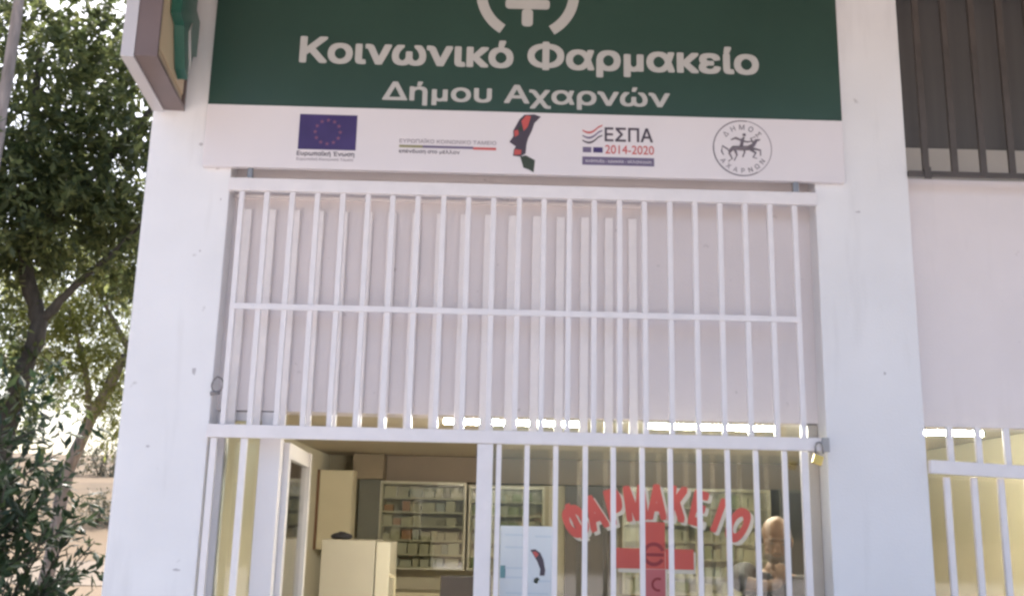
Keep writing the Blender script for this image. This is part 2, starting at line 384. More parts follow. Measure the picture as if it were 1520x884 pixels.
# shop window of the left bay: sidelight, door opening, big right pane
f = MB(); f.box(-1.43, -1.385, 0.14, 0.19, 0.1, 2.245); f.box(-1.20, -1.095, 0.125, 0.20, 0.1, 2.245); f.box(-1.385, -1.20, 0.14, 0.19, 0.1, 0.2)
f.box(-1.385, -1.20, 0.14, 0.19, 2.20, 2.245)
sf = f.build('sidelight_frame', M['alu'], B)
bx(-1.386, -1.199, 0.160, 0.168, 0.19, 2.205).build('pane', M['glass'], sf)
f = MB(); f.box(-0.075, -0.025, 0.13, 0.20, 0.1, 2.245); f.box(-0.025, 1.585, 0.14, 0.19, 0.1, 0.25); 
wf = f.build('window_frame', M['alu'], B)
f = MB(); f.box(1.585, 1.637, 0.13, 0.20, 0.1, 2.245); f.build('jamb', M['alu_beige'], wf)
bx(-0.027, 1.587, 0.160, 0.168, 0.24, 2.246).build('pane', M['glass'], wf)
# glazed door leaf standing open inwards, hinged on the jamb beside the sidelight
D = Matrix.Translation((-1.085, 0.21, 0)) @ Matrix.Rotation(R(93.2), 4, 'Z')
f = MB(); f.box(0, 0.07, -0.02, 0.02, 0.11, 2.10); f.box(0.81, 0.88, -0.028, 0.028, 0.11, 2.10); f.box(0.07, 0.81, -0.02, 0.02, 0.11, 0.25); f.box(0.07, 0.81, -0.02, 0.02, 2.02, 2.10)
f.xform(D); dl = f.build('glazed_door', M['alu'], B)
bx(0.065, 0.815, -0.004, 0.004, 0.24, 2.03).xform(D).build('pane', M['glass'], dl)
f = MB().tube([(0.855, 0.029, 1.0), (0.855, 0.07, 1.0), (0.76, 0.07, 1.0)], 0.009); f.xform(D); f.build('handle', M['steel'], dl, smooth=True)
# lower window of the right bay
f = MB(); f.box(2.137, 2.18, 0.14, 0.19, 0.9, 2.245); f.box(3.30, 3.36, 0.14, 0.19, 0.9, 2.245); f.box(5.155, 5.198, 0.14, 0.19, 0.9, 2.245); f.box(2.18, 5.155, 0.142, 0.188, 0.9, 0.96)
wf2 = f.build('window_frame', M['alu_beige'], B)
bx(2.175, 5.16, 0.160, 0.168, 0.95, 2.246).build('pane', M['glass'], wf2)
bx(2.135, 5.2, 0.12, 0.30, 0.0, 0.9).build('window_apron', M['wall'], B)
# upper window of the right bay: beige sill frame, dark glass
f = MB(); f.box(2.137, 5.198, 0.15, 0.24, 3.588, 3.775); f.box(2.137, 5.198, 0.15, 0.24, 4.72, 4.948)
uf = f.build('upper_window_frame', M['alu_beige'], B)
bx(2.137, 5.198, 0.19, 0.22, 3.77, 4.725).build('pane', M['tint'], uf)

# ---------------------------------------------------------------- the shop sign
SY = -0.040
G = thing('shop_sign', 'wide green and white pharmacy sign board above the grille', 'sign', (0.1, 0, 3.5))
bx(-1.572, 1.788, SY, -0.004, 3.497, 4.675, bevel=0.003).build('board', M['signwhite'], G)
bx(-1.570, 1.786, SY - 0.004, SY - 0.001, 3.84, 4.672).build('green_panel', M['green'], G)
GY = SY - 0.004
lettering('lettering', 'Κοινωνικό Φαρμακείο', -1.108, 1.353, 4.089, 0.152, GY, M['letter'], G, 0.034)
lettering('lettering', 'Δήμου Αχαρνών', -0.655, 0.872, 3.889, 0.104, GY, M['letter'], G, 0.022)
def arc(cx, cz, r0, r1, a0, a1, n=28):
    o = [(cx + r1 * math.cos(R(a0 + (a1 - a0) * k / n)), cz + r1 * math.sin(R(a0 + (a1 - a0) * k / n))) for k in range(n + 1)]
    i = [(cx + r0 * math.cos(R(a0 + (a1 - a0) * k / n)), cz + r0 * math.sin(R(a0 + (a1 - a0) * k / n))) for k in range(n + 1)]
    return o + i[::-1]
e = MB(); e.prism(arc(0.105, 4.528, 0.222, 0.279, -236, -122), GY - 0.003, GY); e.prism(arc(0.105, 4.528, 0.222, 0.279, -58, 56), GY - 0.003, GY)
def rounded(x0, x1, z0, z1, r, n=6):
    p = []
    for cx, cz, a in ((x1 - r, z0 + r, -90), (x1 - r, z1 - r, 0), (x0 + r, z1 - r, 90), (x0 + r, z0 + r, 180)):
        p += [(cx + r * math.cos(R(a + 90 * k / n)), cz + r * math.sin(R(a + 90 * k / n))) for k in range(n + 1)]
    return p
e.prism(rounded(-0.015, 0.225, 4.437, 4.495, 0.02), GY - 0.003, GY); e.prism(rounded(0.075, 0.135, 4.335, 4.436, 0.02), GY - 0.003, GY)
e.prism(rounded(0.075, 0.135, 4.496, 4.60, 0.02), GY - 0.003, GY)
e.build('ring_and_cross_emblem', M['letter'], G)
# printed marks along the white strip
WY = SY
def disc(cx, cz, r, n=10): return [(cx + r * math.cos(2 * math.pi * k / n), cz + r * math.sin(2 * math.pi * k / n)) for k in range(n)]
def starpts(cx, cz, r): return [(cx + (r if k % 2 == 0 else r * 0.42) * math.sin(math.pi * k / 5), cz + (r if k % 2 == 0 else r * 0.42) * math.cos(math.pi * k / 5)) for k in range(10)]
fl = bx(-1.082, -0.780, WY - 0.002, WY, 3.602, 3.797).build('union_flag', M['navy'], G)
e = MB()
for k in range(12): e.prism(starpts(-0.931 + 0.066 * math.sin(k * math.pi / 6), 3.70 + 0.066 * math.cos(k * math.pi / 6), 0.012), WY - 0.004, WY - 0.002)
e.build('star_ring', M['star'], fl)
lettering('caption', 'Ευρωπαϊκή Ένωση', -1.085, -0.785, 3.568, 0.024, WY, M['ink'], G, 0.012, 0.002)
lettering('caption', 'Ευρωπαϊκό Κοινωνικό Ταμείο', -1.085, -0.790, 3.542, 0.014, WY, M['inkpale'], G, 0.0, 0.002)
lettering('caption', 'ΕΥΡΩΠΑΪΚΟ ΚΟΙΝΩΝΙΚΟ ΤΑΜΕΙΟ', -0.553, -0.045, 3.653, 0.020, WY, M['inkpale'], G, 0.004, 0.002)
st = MB().box(-0.553, -0.43, WY - 0.002, WY, 3.627, 3.640).build('stripe', M['ochre'], G)
MB().box(-0.43, -0.165, WY - 0.002, WY, 3.627, 3.640).build('stripe', M['bluegrey'], G)
MB().box(-0.165, -0.045, WY - 0.002, WY, 3.624, 3.637).build('stripe', M['redprint'], G)
lettering('caption', 'επένδυση στο μέλλον', -0.553, -0.235, 3.597, 0.020, WY, M['ink'], G, 0.008, 0.002)
# profile shaped patchwork mark
pr = [(0.020, 3.735), (0.052, 3.800), (0.078, 3.826), (0.130, 3.830), (0.165, 3.818), (0.132, 3.782), (0.118, 3.735), (0.100, 3.695), (0.092, 3.66),
      (0.088, 3.610), (0.060, 3.592), (0.022, 3.596), (0.026, 3.630), (0.036, 3.648), (0.002, 3.672), (0.022, 3.705)]
pm = MB().prism([(x + 0.022, z) for x, z in pr], WY - 0.002, WY).build('profile_mark', M['ink'], G)
MB().prism([(0.085, 3.79), (0.11, 3.822), (0.135, 3.818), (0.118, 3.76), (0.098, 3.735)], WY - 0.004, WY - 0.002).build('patch', M['redprint'], pm)
MB().prism([(0.05, 3.60), (0.085, 3.604), (0.088, 3.628), (0.052, 3.632)], WY - 0.004, WY - 0.002).build('patch', M['redprint'], pm)
MB().prism([(0.048, 3.735), (0.068, 3.74), (0.072, 3.715), (0.052, 3.70)], WY - 0.004, WY - 0.002).build('patch', M['redprint'], pm)
MB().prism([(0.066, 3.75), (0.088, 3.765), (0.092, 3.74), (0.074, 3.732)], WY - 0.004, WY - 0.002).build('patch', M['darkgreenprint'], pm)
MB().prism([(0.082, 3.592), (0.112, 3.600), (0.160, 3.574), (0.154, 3.507), (0.128, 3.522), (0.100, 3.532)], WY - 0.002, WY).build('patch', M['darkgreenprint'], pm)
# structural funds mark
lettering('mark_lettering', 'ΕΣΠΑ', 0.525, 0.780, 3.690, 0.078, WY, M['ink'], G, 0.016, 0.002)
lettering('mark_lettering', '2014-2020', 0.528, 0.785, 3.622, 0.050, WY, M['redprint'], G, 0.006, 0.002)
def swoosh(z, m, th=0.011):
    n = 14; up = []; lo = []
    for k in range(n + 1):
        t = k / n; x = 0.408 + 0.105 * t; zz = z - 0.018 * math.sin(math.pi * min(1, t * 1.25)) + 0.030 * t * t
        up.append((x, zz + th * (0.6 + 0.4 * math.sin(math.pi * t)))); lo.append((x, zz))
    MB().prism(lo + up[::-1], WY - 0.002, WY).build('swoosh', m, G)
swoosh(3.745, M['redprint']); swoosh(3.716, M['bluegrey']); swoosh(3.689, M['ink'])
MB().box(0.410, 0.455, WY - 0.002, WY, 3.626, 3.655).build('small_flag', M['bluegrey'], G)
MB().box(0.465, 0.515, WY - 0.002, WY, 3.626, 3.655).build('small_flag', M['navy'], G)
bar = MB().box(0.408, 0.785, WY - 0.002, WY, 3.557, 3.602).build('caption_bar', M['bluegrey'], G)
lettering('caption', 'ανάπτυξη - εργασία - αλληλεγγύη', 0.425, 0.770, 3.572, 0.016, WY - 0.002, M['signwhite'], G, 0.004, 0.001)
# round seal: ring, lettering on the arc, rider and horse in the middle
SC = (1.252, 3.672)
e = MB(); e.prism(arc(*SC, 0.150, 0.156, 80, 300, 40), WY - 0.002, WY); e.build('seal_ring', M['sealink'], G)
e = MB(); e.prism(arc(*SC, 0.152, 0.156, -60, 80, 30), WY - 0.002, WY); e.build('seal_ring', M['inkpale'], G)
def arc_text(body, cx, cz, r, a0, a1, cap, yf, m, parent, name, bold=0.01, inside=False, th=0.002, sx=1.0, bx_=None):
    """letters set one by one along an arc; angles in degrees from straight up, clockwise"""
    out = bmesh.new(); n = len(body)
    if bold not in _cap: b = bounds(fatten(text_raw('Δ', 0), bold)); _cap[bold] = (b[2], b[3])
    lo, hi = _cap[bold]; k = cap / (hi - lo)
    for i, ch in enumerate(body):
        a = R(a0 + (a1 - a0) * i / (n - 1)); me = fatten(text_raw(ch, 0, 0.5), bx_ or bold, bold); b = bounds(me); mid = (b[0] + b[1]) / 2
        for v in me.vertices:
            lx, lz = (v.co.x - mid) * k * sx, (v.co.y - lo) * k
            if inside: rr = r - lz; px, pz = rr * math.sin(a) + lx * -math.cos(a) * -1, rr * math.cos(a) - lx * math.sin(a)
            if inside:
                # letters standing upright on the lower arc: tops point to the centre
                px = (r - lz) * math.sin(a) - lx * math.cos(a); pz = (r - lz) * math.cos(a) + lx * math.sin(a)
            else:
                px = (r + lz) * math.sin(a) + lx * math.cos(a); pz = (r + lz) * math.cos(a) - lx * math.sin(a)
            v.co = Vector((cx + px, yf - th * (v.co.z + 0.5) - 0.00006 * i, cz + pz)) - parent.location
        out.from_mesh(me); bpy.data.meshes.remove(me)
    me = bpy.data.meshes.new(name); out.to_mesh(me); out.free(); me.materials.append(m)
    return link(bpy.data.objects.new(name, me), parent)
arc_text('ΔΗΜΟΣ', *SC, 0.103, -48, 48, 0.028, WY, M['sealink'], G, 'seal_lettering', 0.0)
arc_text('ΑΧΑΡΝΩΝ', *SC, 0.138, 235, 125, 0.026, WY, M['sealink'], G, 'seal_lettering', 0.0, inside=True)
e = MB(); random.seed(3); cx, cz = SC
def stroke(pts, rad):
    e.tube([(cx + x, WY - 0.001, cz + z) for x, z in pts], rad, 6)
for pts, rad in [([(-0.075, -0.02), (-0.05, 0.0), (-0.01, -0.002), (0.03, 0.0), (0.06, 0.02), (0.075, 0.045), (0.095, 0.05)], [.004, .011, .013, .013, .010, .008, .003]),
                 ([(-0.05, -0.005), (-0.07, -0.03), (-0.055, -0.06), (-0.075, -0.075)], [.008, .006, .004, .004]),
                 ([(-0.04, -0.01), (-0.03, -0.04), (-0.045, -0.07)], [.008, .005, .004]),
                 ([(0.04, -0.005), (0.07, -0.025), (0.055, -0.05), (0.075, -0.055)], [.008, .006, .004, .003]),
                 ([(0.05, 0.0), (0.095, -0.01), (0.095, -0.04)], [.007, .005, .003]),
                 ([(-0.075, -0.01), (-0.105, 0.01), (-0.11, -0.02), (-0.10, -0.04)], [.004, .005, .004, .002]),
                 ([(-0.005, 0.01), (0.0, 0.045), (0.01, 0.06)], [.010, .010, .006]), ([(0.011, 0.068), (0.012, 0.08)], [.009, .008]),
                 ([(0.0, 0.04), (0.03, 0.035), (0.05, 0.04)], [.005, .004, .003]), ([(0.005, 0.04), (-0.035, 0.055), (-0.06, 0.045)], [.005, .007, .003]),
                 ([(0.0, 0.01), (0.012, -0.02), (0.0, -0.05)], [.007, .005, .004]), ([(0.06, 0.03), (0.045, 0.055), (0.07, 0.065)], [.006, .004, .003])]:
    stroke(pts, rad)
e.build('seal_horse_and_rider', M['sealink'], G)

# ---------------------------------------------------------------- projecting lightbox sign with the green cross
P = thing('projecting_sign', 'cream lightbox sign with green cross jutting out from the left pillar', 'sign', (-1.70, -0.02, 3.82))
A = Matrix.Translation((-1.705, -0.01, 0)) @ Matrix.Rotation(R(-5.6), 4, 'Z').inverted()
def rot_build(mb, name, m, parent, **k): mb.xform(A); return mb.build(name, m, parent, **k)
# local frame: x to the right (face at x = 0), y from the wall (0) outwards (negative), z up
L = 0.645
f = MB(); f.box(-0.10, 0.004, -L, -L + 0.022, 3.81, 4.66); f.box(-0.10, 0.004, -L + 0.022, 0, 3.81, 3.832); f.box(-0.10, 0.004, -L + 0.022, 0, 4.638, 4.66); f.box(-0.10, 0.004, -0.022, 0, 3.832, 4.638)
A = Matrix.Translation((-1.705, -0.008, 0)) @ Matrix.Rotation(R(5.6), 4, 'Z')
rot_build(f, 'rim', M['brown_rim'], P)
rot_build(MB().box(-0.16, -0.1005, -L - 0.004, 0, 3.80, 4.67), 'back_shell', M['grey_rim'], P)
rot_build(MB().box(-0.095, -0.012, -L + 0.023, -0.023, 3.833, 4.637), 'border', M['tan_face'], P)
rot_build(MB().box(-0.0115, -0.004, -L + 0.06, -0.04, 3.885, 4.60), 'face_panel', M['cream_face'], P)
def crossy(pts, x0, x1):
    mb = MB(); a = [mb.b.verts.new((x0, y, z)) for y, z in pts]; b = [mb.b.verts.new((x1, y, z)) for y, z in pts]
    mb.b.faces.new(a); mb.b.faces.new(b[::-1])
    for k in range(len(pts)): mb.b.faces.new((a[k], b[k], b[(k + 1) % len(pts)], a[(k + 1) % len(pts)]))
    return mb
yc = -0.25
gc = rot_build(crossy([(yc - 0.11, 4.06), (yc - 0.03, 3.92), (yc + 0.05, 3.90), (yc + 0.12, 4.06), (yc + 0.20, 4.10), (yc + 0.20, 4.30), (yc + 0.10, 4.32), (yc + 0.10, 4.56), (yc - 0.10, 4.56),
                       (yc - 0.10, 4.32), (yc - 0.22, 4.30), (yc - 0.22, 4.13), (yc - 0.13, 4.11)], 0.0, 0.05), 'green_cross', M['crossgreen'], P)
sn = MB().tube([(0.052, yc + 0.05, 3.93), (0.052, yc + 0.045, 4.0), (0.052, yc + 0.0, 4.07), (0.052, yc - 0.02, 4.13), (0.052, yc + 0.02, 4.20)], [.004, .009, .010, .008, .004], 8)
rot_build(sn, 'snake', M['letter'], gc, smooth=True)

# ---------------------------------------------------------------- white iron grilles
def bars(parent, xs, z0, z1, wdt, y0, y1, m, name='bar'):
    first = None
    for x in xs:
        if first is None:
            first = bx(x - wdt / 2, x + wdt / 2, y0, y1, z0, z1, bevel=0.003).build(name, m, parent); fx = x
        else:
            c = first.copy(); c.location = first.location + Vector((x - fx, 0, 0)); c.rotation_euler.y = random.uniform(-0.0016, 0.0016); link(c, parent)
U = thing('window_grille', 'white iron grille of upright bars over the panel below the sign', 'grille', (0.1, 0, 2.10))
bx(-1.428, 1.638, -0.035, -0.002, 3.372, 3.440, bevel=0.004).build('top_rail', M['iron'], U)
bx(-1.428, 1.638, -0.040, 0.004, 2.100, 2.164, bevel=0.004).build('bottom_rail', M['iron'], U)
bx(-1.357, 1.52, -0.034, -0.026, 2.745, 2.775, bevel=0.002).build('cross_rail', M['iron'], U)
bars(U, [-1.357 + 0.1308 * k for k in range(23)], 2.165, 3.371, 0.027, -0.0255, -0.003, M['iron'])
IG = thing('inner_grille', 'second white slatted grille behind the front bars, over the left part of the panel', 'grille', (-0.3, 0.095, 2.16))
bars(IG, [-1.352 + 0.1276 * k for k in range(17)], 2.165, 3.312, 0.044, 0.096, 0.116, M['iron_warm'])
bx(-1.428, 0.74, 0.094, 0.118, 2.150, 2.1645, bevel=0.002).build('bottom_rail', M['iron_warm'], IG)
bx(-1.428, 0.74, 0.100, 0.1195, 3.376, 3.392).build('guide_strip', M['iron_warm'], IG)
GA = thing('security_gate', 'white barred gate leaf over the window with red lettering', 'gate', (0.75, 0, 0.12))
bx(-0.098, -0.020, -0.034, 0.004, 0.13, 2.097, bevel=0.004).build('stile', M['iron'], GA)
bx(1.50, 1.535, -0.030, 0.0, 0.13, 2.097, bevel=0.004).build('stile', M['iron'], GA)
bx(-0.020, 1.50, -0.030, 0.0, 0.13, 0.18, bevel=0.004).build('bottom_rail', M['iron'], GA)
bx(-0.020, 1.50, -0.030, 0.0, 1.06, 1.10, bevel=0.004).build('middle_rail', M['iron'], GA)
bars(GA, [0.009 + 0.141 * k for k in range(11)], 0.18, 2.097, 0.025, -0.0245, -0.006, M['iron'])
SG = thing('sidelight_grille', 'narrow white barred grille over the sidelight beside the left pillar', 'grille', (-1.3, 0, 0.12))
bars(SG, [-1.393, -1.245], 0.18, 2.098, 0.032, -0.026, -0.004, M['iron'])
bx(-1.428, -1.10, -0.030, 0.0, 0.13, 0.18, bevel=0.004).build('bottom_rail', M['iron'], SG)
RG = thing('bay_grille', 'white barred grille over the lower window right of the right pillar', 'grille', (2.9, 0, 0.95))
for z0, z1 in ((2.005, 2.070), (0.95, 1.0)):
    rail = bx(2.137, 4.4, -0.036, 0.0, z0, z1, bevel=0.004)
    rail.xform(Matrix.Translation((2.137, 0, z0)) @ Matrix.Rotation(R(2.2), 4, 'Y') @ Matrix.Translation((-2.137, 0, -z0)))
    rail.build('rail', M['iron'], RG)
bars(RG, [2.232 + 0.1345 * k for k in range(16)], 0.93, 1.99, 0.030, 0.004, 0.026, M['iron'])
bars(RG, [2.262 + 0.144 * k for k in range(15)], 2.01, 2.240, 0.030, 0.004, 0.026, M['iron'])
DG = thing('upper_grille', 'dark brown iron grille over the dark upper window at top right', 'grille', (3.2, 0, 3.55))
bx(2.137, 4.6, -0.022, 0.006, 3.556, 3.580).build('rail', M['brown_iron'], DG)
bx(2.137, 4.6, -0.022, 0.006, 4.645, 4.672).build('rail', M['brown_iron'], DG)
bars(DG, [2.232 + 0.1537 * k for k in range(15)], 3.581, 4.644, 0.034, -0.018, 0.002, M['brown_iron'])
bx(2.215, 2.25, -0.03, -0.023, 3.535, 3.60).build('lug', M['brown_iron'], DG)
# bracket under the sign, wire loop, padlock
bx(1.515, 1.545, -0.03, -0.005, 3.441, 3.496).build('bracket', M['steel'], G)
bx(-1.335, -1.31, -0.03, -0.005, 3.441, 3.496).build('bracket', M['steel'], G)
PL = thing('padlock', 'small brass padlock hanging at the right end of the grille rail', 'padlock', (1.585, -0.055, 2.04))
MB().box(1.557, 1.605, -0.064, -0.044, 2.030, 2.078, bevel=0.005).xform(Matrix.Translation((1.58, -0.054, 2.08)) @ Matrix.Rotation(R(18), 4, 'Y') @ Matrix.Translation((-1.58, 0.054, -2.08))).build('lock_body', M['brass'], PL)
MB().tube([(1.565, -0.054, 2.075), (1.565, -0.054, 2.12), (1.573, -0.054, 2.138), (1.585, -0.054, 2.142), (1.597, -0.054, 2.135), (1.602, -0.054, 2.12), (1.602, -0.054, 2.085)], 0.005, 8).build('shackle', M['steel'], PL, smooth=True)
bx(1.60, 1.637, -0.05, -0.0405, 2.095, 2.165, bevel=0.003).build('hasp', M['steel'], PL)
lp = MB().tube([(-1.40 + 0.028 * math.cos(t), -0.016 + 0.006 * math.sin(3 * t), 2.36 + 0.038 * math.sin(t)) for t in [k * 0.42 for k in range(16)]], 0.004, 7)
lp.tube([(-1.429, -0.012, 2.315), (-1.41, -0.02, 2.318), (-1.385, -0.014, 2.322)], 0.010, 7)
tag(lp.build('wire_loop', M['rubber'], None, smooth=True, loc=(-1.40, -0.016, 2.33)), 'small dark loop of wire at the inner edge of the left pillar', 'wire')

# ---------------------------------------------------------------- stickers and poster on the glass
GX = 0.1595                       # outer face of the pane
WL = thing('window_lettering', 'arched red pharmacy lettering stuck on the shop window', 'lettering', (0.81, GX, 1.75))
cx0, cz0, r0 = 0.812, 0.982, 0.77
arc_text('ΦΑΡΜΑΚΕΙΟ', cx0 + 0.016, cz0 - 0.014, r0, -28.5, 28.5, 0.178, GX - 0.0005, M['stickwhite'], WL, 'letter_shadow', 0.06, th=0.001, sx=0.60, bx_=0.080)
arc_text('ΦΑΡΜΑΚΕΙΟ', cx0, cz0, r0, -28.5, 28.5, 0.178, GX - 0.0024, M['stickred'], WL, 'letters', 0.06, th=0.001, sx=0.60, bx_=0.080)
WC = thing('window_cross', 'red cross sticker with a dark emblem on the shop window', 'sticker', (0.80, GX, 1.40))
MB().box(0.617, 1.005, GX - 0.0015, GX - 0.0003, 1.494, 1.598).box(0.757, 0.862, GX - 0.0015, GX - 0.0003, 1.22, 1.4935).build('cross_shadow', M['stickwhite'], WC)
f = MB().box(0.605, 0.738, GX - 0.003, GX - 0.0018, 1.514, 1.612).box(0.854, 0.995, GX - 0.003, GX - 0.0018, 1.514, 1.612).box(0.740, 0.852, GX - 0.003, GX - 0.0018, 1.514, 1.742)
f.build('cross', M['stickred'], WC)
MB().box(0.740, 0.852, GX - 0.003, GX - 0.0018, 1.20, 1.512).build('lower_arm', M['stickpink'], WC)
e = MB(); e.prism(arc(0.795, 1.585, 0.040, 0.058, 20, 330), GX - 0.0042, GX - 0.0032); e.prism([(0.755, 1.575), (0.845, 1.575), (0.845, 1.590), (0.755, 1.590)], GX - 0.0054, GX - 0.0044)
e.prism(arc(0.815, 1.44, 0.022, 0.034, 60, 290), GX - 0.0054, GX - 0.0044)
e.build('cup_emblem', M['stickdark'], WC)
PO = thing('window_poster', 'pale blue paper poster with a small profile mark on the shop window', 'poster', (0.16, GX, 1.30))
bx(0.026, 0.293, GX - 0.002, GX - 0.0005, 1.30, 1.708).build('sheet', M['paper'], PO)
PY = GX - 0.002
for z, a, b in ((1.66, 0.05, 0.16), (1.655, 0.20, 0.28), (1.60, 0.05, 0.15), (1.50, 0.05, 0.14), (1.455, 0.05, 0.15), (1.44, 0.19, 0.28), (1.38, 0.06, 0.27)):
    MB().box(a, b, PY - 0.001, PY, z, z + 0.008).build('text_line', M['papertint'], PO)
bx(0.030, 0.055, PY - 0.001, PY, 1.455, 1.515).build('teal_mark', M['teal'], PO)
q = [(0.185, 1.585), (0.205, 1.588), (0.225, 1.573), (0.238, 1.545), (0.246, 1.50), (0.243, 1.478), (0.224, 1.478), (0.226, 1.505), (0.214, 1.535), (0.20, 1.56)]
q = [(0.215 + (x - 0.215) * 1.25, 1.53 + (z - 1.53) * 1.15) for x, z in q]
pm = MB().prism(q, PY - 0.001, PY).build('profile_mark', M['ink'], PO)
MB().prism([(0.188, 1.583), (0.205, 1.586), (0.220, 1.572), (0.206, 1.555), (0.199, 1.565)], PY - 0.002, PY - 0.001).build('patch', M['redprint'], pm)
MB().prism([(0.197, 1.452), (0.213, 1.462), (0.226, 1.455), (0.214, 1.432), (0.198, 1.436)], PY - 0.001, PY).build('patch', M['darkgreenprint'], pm)

# ---------------------------------------------------------------- inside the pharmacy
for (a, b, lab) in ((-0.345, 0.505, 'lit ceiling tube lamp behind the middle of the grille'), (0.895, 1.712, 'lit ceiling tube lamp above the red lettering, left of the right pillar'),
                    (2.20, 2.968, 'lit ceiling tube lamp in the bay right of the right pillar')):
    t = thing('tube_lamp', lab, 'ceiling lamp', ((a + b) / 2, 1.1, 2.38), 'fluorescent tube lamps')
    bx(a, b, 1.075, 1.125, 2.350, 2.379, bevel=0.004).build('housing', M['housing'], t)
    mb = MB().box(a, a + 0.02, 1.085, 1.115, 2.298, 2.349).box(b - 0.02, b, 1.085, 1.115, 2.298, 2.349); mb.build('socket', M['housing'], t)
    MB().tube([(a + 0.021, 1.1, 2.318), (b - 0.021, 1.1, 2.318)], 0.014, 12).build('tube', M['tube'], t, smooth=True)

boxcols = {'cream': mat('cream carton', (0.52, 0.48, 0.37), 0.6, 0.06, 20), 'white': mat('white carton', (0.58, 0.56, 0.48), 0.6, 0.05, 20),
           'orange': mat('orange carton', (0.42, 0.21, 0.115), 0.6, 0.08, 20), 'grey': mat('blue grey carton', (0.44, 0.45, 0.43), 0.6, 0.08, 20),
           'green': mat('green carton', (0.31, 0.35, 0.19), 0.6, 0.08, 20), 'brown': mat('dark brown carton', (0.24, 0.19, 0.13), 0.6, 0.08, 20)}
box_proto = {}
def carton(x, y, z, wx, dy, h, c, where, group):
    o = tag(link(bpy.data.objects.new('medicine_box', box_proto[c])) if c in box_proto else bx(-.5, .5, -.5, .5, 0, 1, bevel=0.03).build('medicine_box', boxcols[c]),
            f'{c} medicine carton on a shelf of {where}', 'medicine box', group)
    box_proto[c] = o.data; o.location = (x, y, z); o.scale = (wx, dy, h)
def cabinet(x0, x1, z0, z1, nsh, label, where, seed, pal, doors=False, yb=5.352, dep=0.30):
    rnd = random.Random(seed); yf = yb - dep
    c = thing('wall_cabinet', label, 'cabinet', ((x0 + x1) / 2, yb, z0))
    t = 0.028
    f = MB().box(x0, x0 + t, yf, yb, z0, z1).box(x1 - t, x1, yf, yb, z0, z1).box(x0 + t, x1 - t, yf, yb, z1 - t, z1).box(x0 + t, x1 - t, yf, yb, z0, z0 + t)
    f.build('carcass', M['cabframe'], c)
    bx(x0 + t, x1 - t, yb - 0.012, yb, z0 + t, z1 - t).build('back_panel', M['cabback'], c)
    bx(x0 + t * 0.5, x1 - t * 0.5, yf - 0.010, yf - 0.004, z0 + 0.01, z1 - 0.01).build('glass_front', M['cabglass'], c)
    H = (z1 - z0 - t) / nsh
    for k in range(nsh):
        zs = z0 + H * k + t if k == 0 else z0 + H * k + 0.012
        if k: bx(x0 + t, x1 - t, yf + 0.01, yb - 0.013, z0 + H * k - 0.006, z0 + H * k + 0.012).build('shelf', M['cabframe'], c)
        x = x0 + t + 0.012
        while x < x1 - t - 0.09:
            wx = rnd.uniform(0.05, 0.13); h = rnd.uniform(0.5, 0.92) * (H - 0.02)
            if x + wx > x1 - t - 0.01: break
            if rnd.random() < 0.94:
                carton(x + wx / 2, yf + 0.055 + rnd.uniform(0, 0.03), zs, wx, 0.09, h, rnd.choice(pal) if not (pal[-1] == 'orange' and x > -0.85) else rnd.choice(pal[:-1]), where, 'medicine boxes in ' + where)
            x += wx + rnd.uniform(0.004, 0.02)
cabinet(-1.135, -0.290, 1.285, 2.118, 6, 'cream wall cabinet of medicine shelves seen through the open doorway', 'the cabinet in the doorway', 1, ['cream', 'white', 'cream', 'grey', 'cream', 'orange'])
cabinet(-0.265, 0.480, 1.285, 2.095, 6, 'cream wall cabinet of medicine shelves half hidden by the white gate stile', 'the cabinet behind the gate stile', 2, ['cream', 'green', 'white', 'green', 'cream', 'grey'])
cabinet(1.24, 1.98, 1.10, 2.115, 6, 'cream medicine shelves behind the red cross sticker', 'the unit behind the red cross', 3, ['cream', 'green', 'white', 'green', 'cream'])
cabinet(2.00, 2.70, 1.10, 2.115, 6, 'cream medicine shelves behind the last red letters, near the man', 'the unit near the man', 4, ['cream', 'cream', 'white', 'brown', 'green'])
LK = thing('locker', 'tall grey green metal locker beside the doorway wall cabinet', 'locker', (-1.25, 5.2, 0.1))
bx(-1.345, -1.14, 5.04, 5.39, 0.10, 2.128, bevel=0.004).build('locker_body', M['locker'], LK)
bx(-1.335, -1.15, 5.028, 5.039, 0.15, 2.10).build('locker_door', M['locker'], LK)
MB().tube([(-1.165, 5.027, 1.15), (-1.165, 5.01, 1.15), (-1.165, 5.01, 1.27), (-1.165, 5.027, 1.27)], 0.006, 7).build('handle', M['steel'], LK)
LK2 = thing('cloakroom_locker', 'dark grey cloakroom locker in the far right corner behind the man', 'locker', (2.92, 5.2, 0.1))
bx(2.78, 3.06, 5.02, 5.39, 0.10, 2.12, bevel=0.004).build('locker_body', M['locker'], LK2)
bx(2.79, 3.05, 5.008, 5.019, 0.15, 2.09).build('locker_door', mat('dark slate metal', (0.05, 0.052, 0.055), 0.5, 0.08, 3), LK2)
CU = thing('cupboard', 'pale ochre cupboard hung high on the left wall above the fridge', 'cupboard', (-1.52, 4.9, 1.45))
bx(-1.695, -1.36, 4.72, 5.02, 1.46, 2.195, bevel=0.003).build('cupboard_body', M['cupboard'], CU)
bx(-1.672, -1.365, 4.704, 4.719, 1.47, 2.185, bevel=0.003).build('cupboard_door', M['cupboard'], CU)
bx(-1.697, -1.675, 4.700, 4.7185, 1.46, 2.195).build('edge_strip', M['woodedge'], CU)
FR = thing('fridge', 'beige fridge standing side on behind the open doorway', 'fridge', (-1.0, 2.65, 0.1))
bx(-1.235, -0.852, 2.40, 2.92, 0.12, 1.588, bevel=0.008).build('fridge_body', M['fridge'], FR)
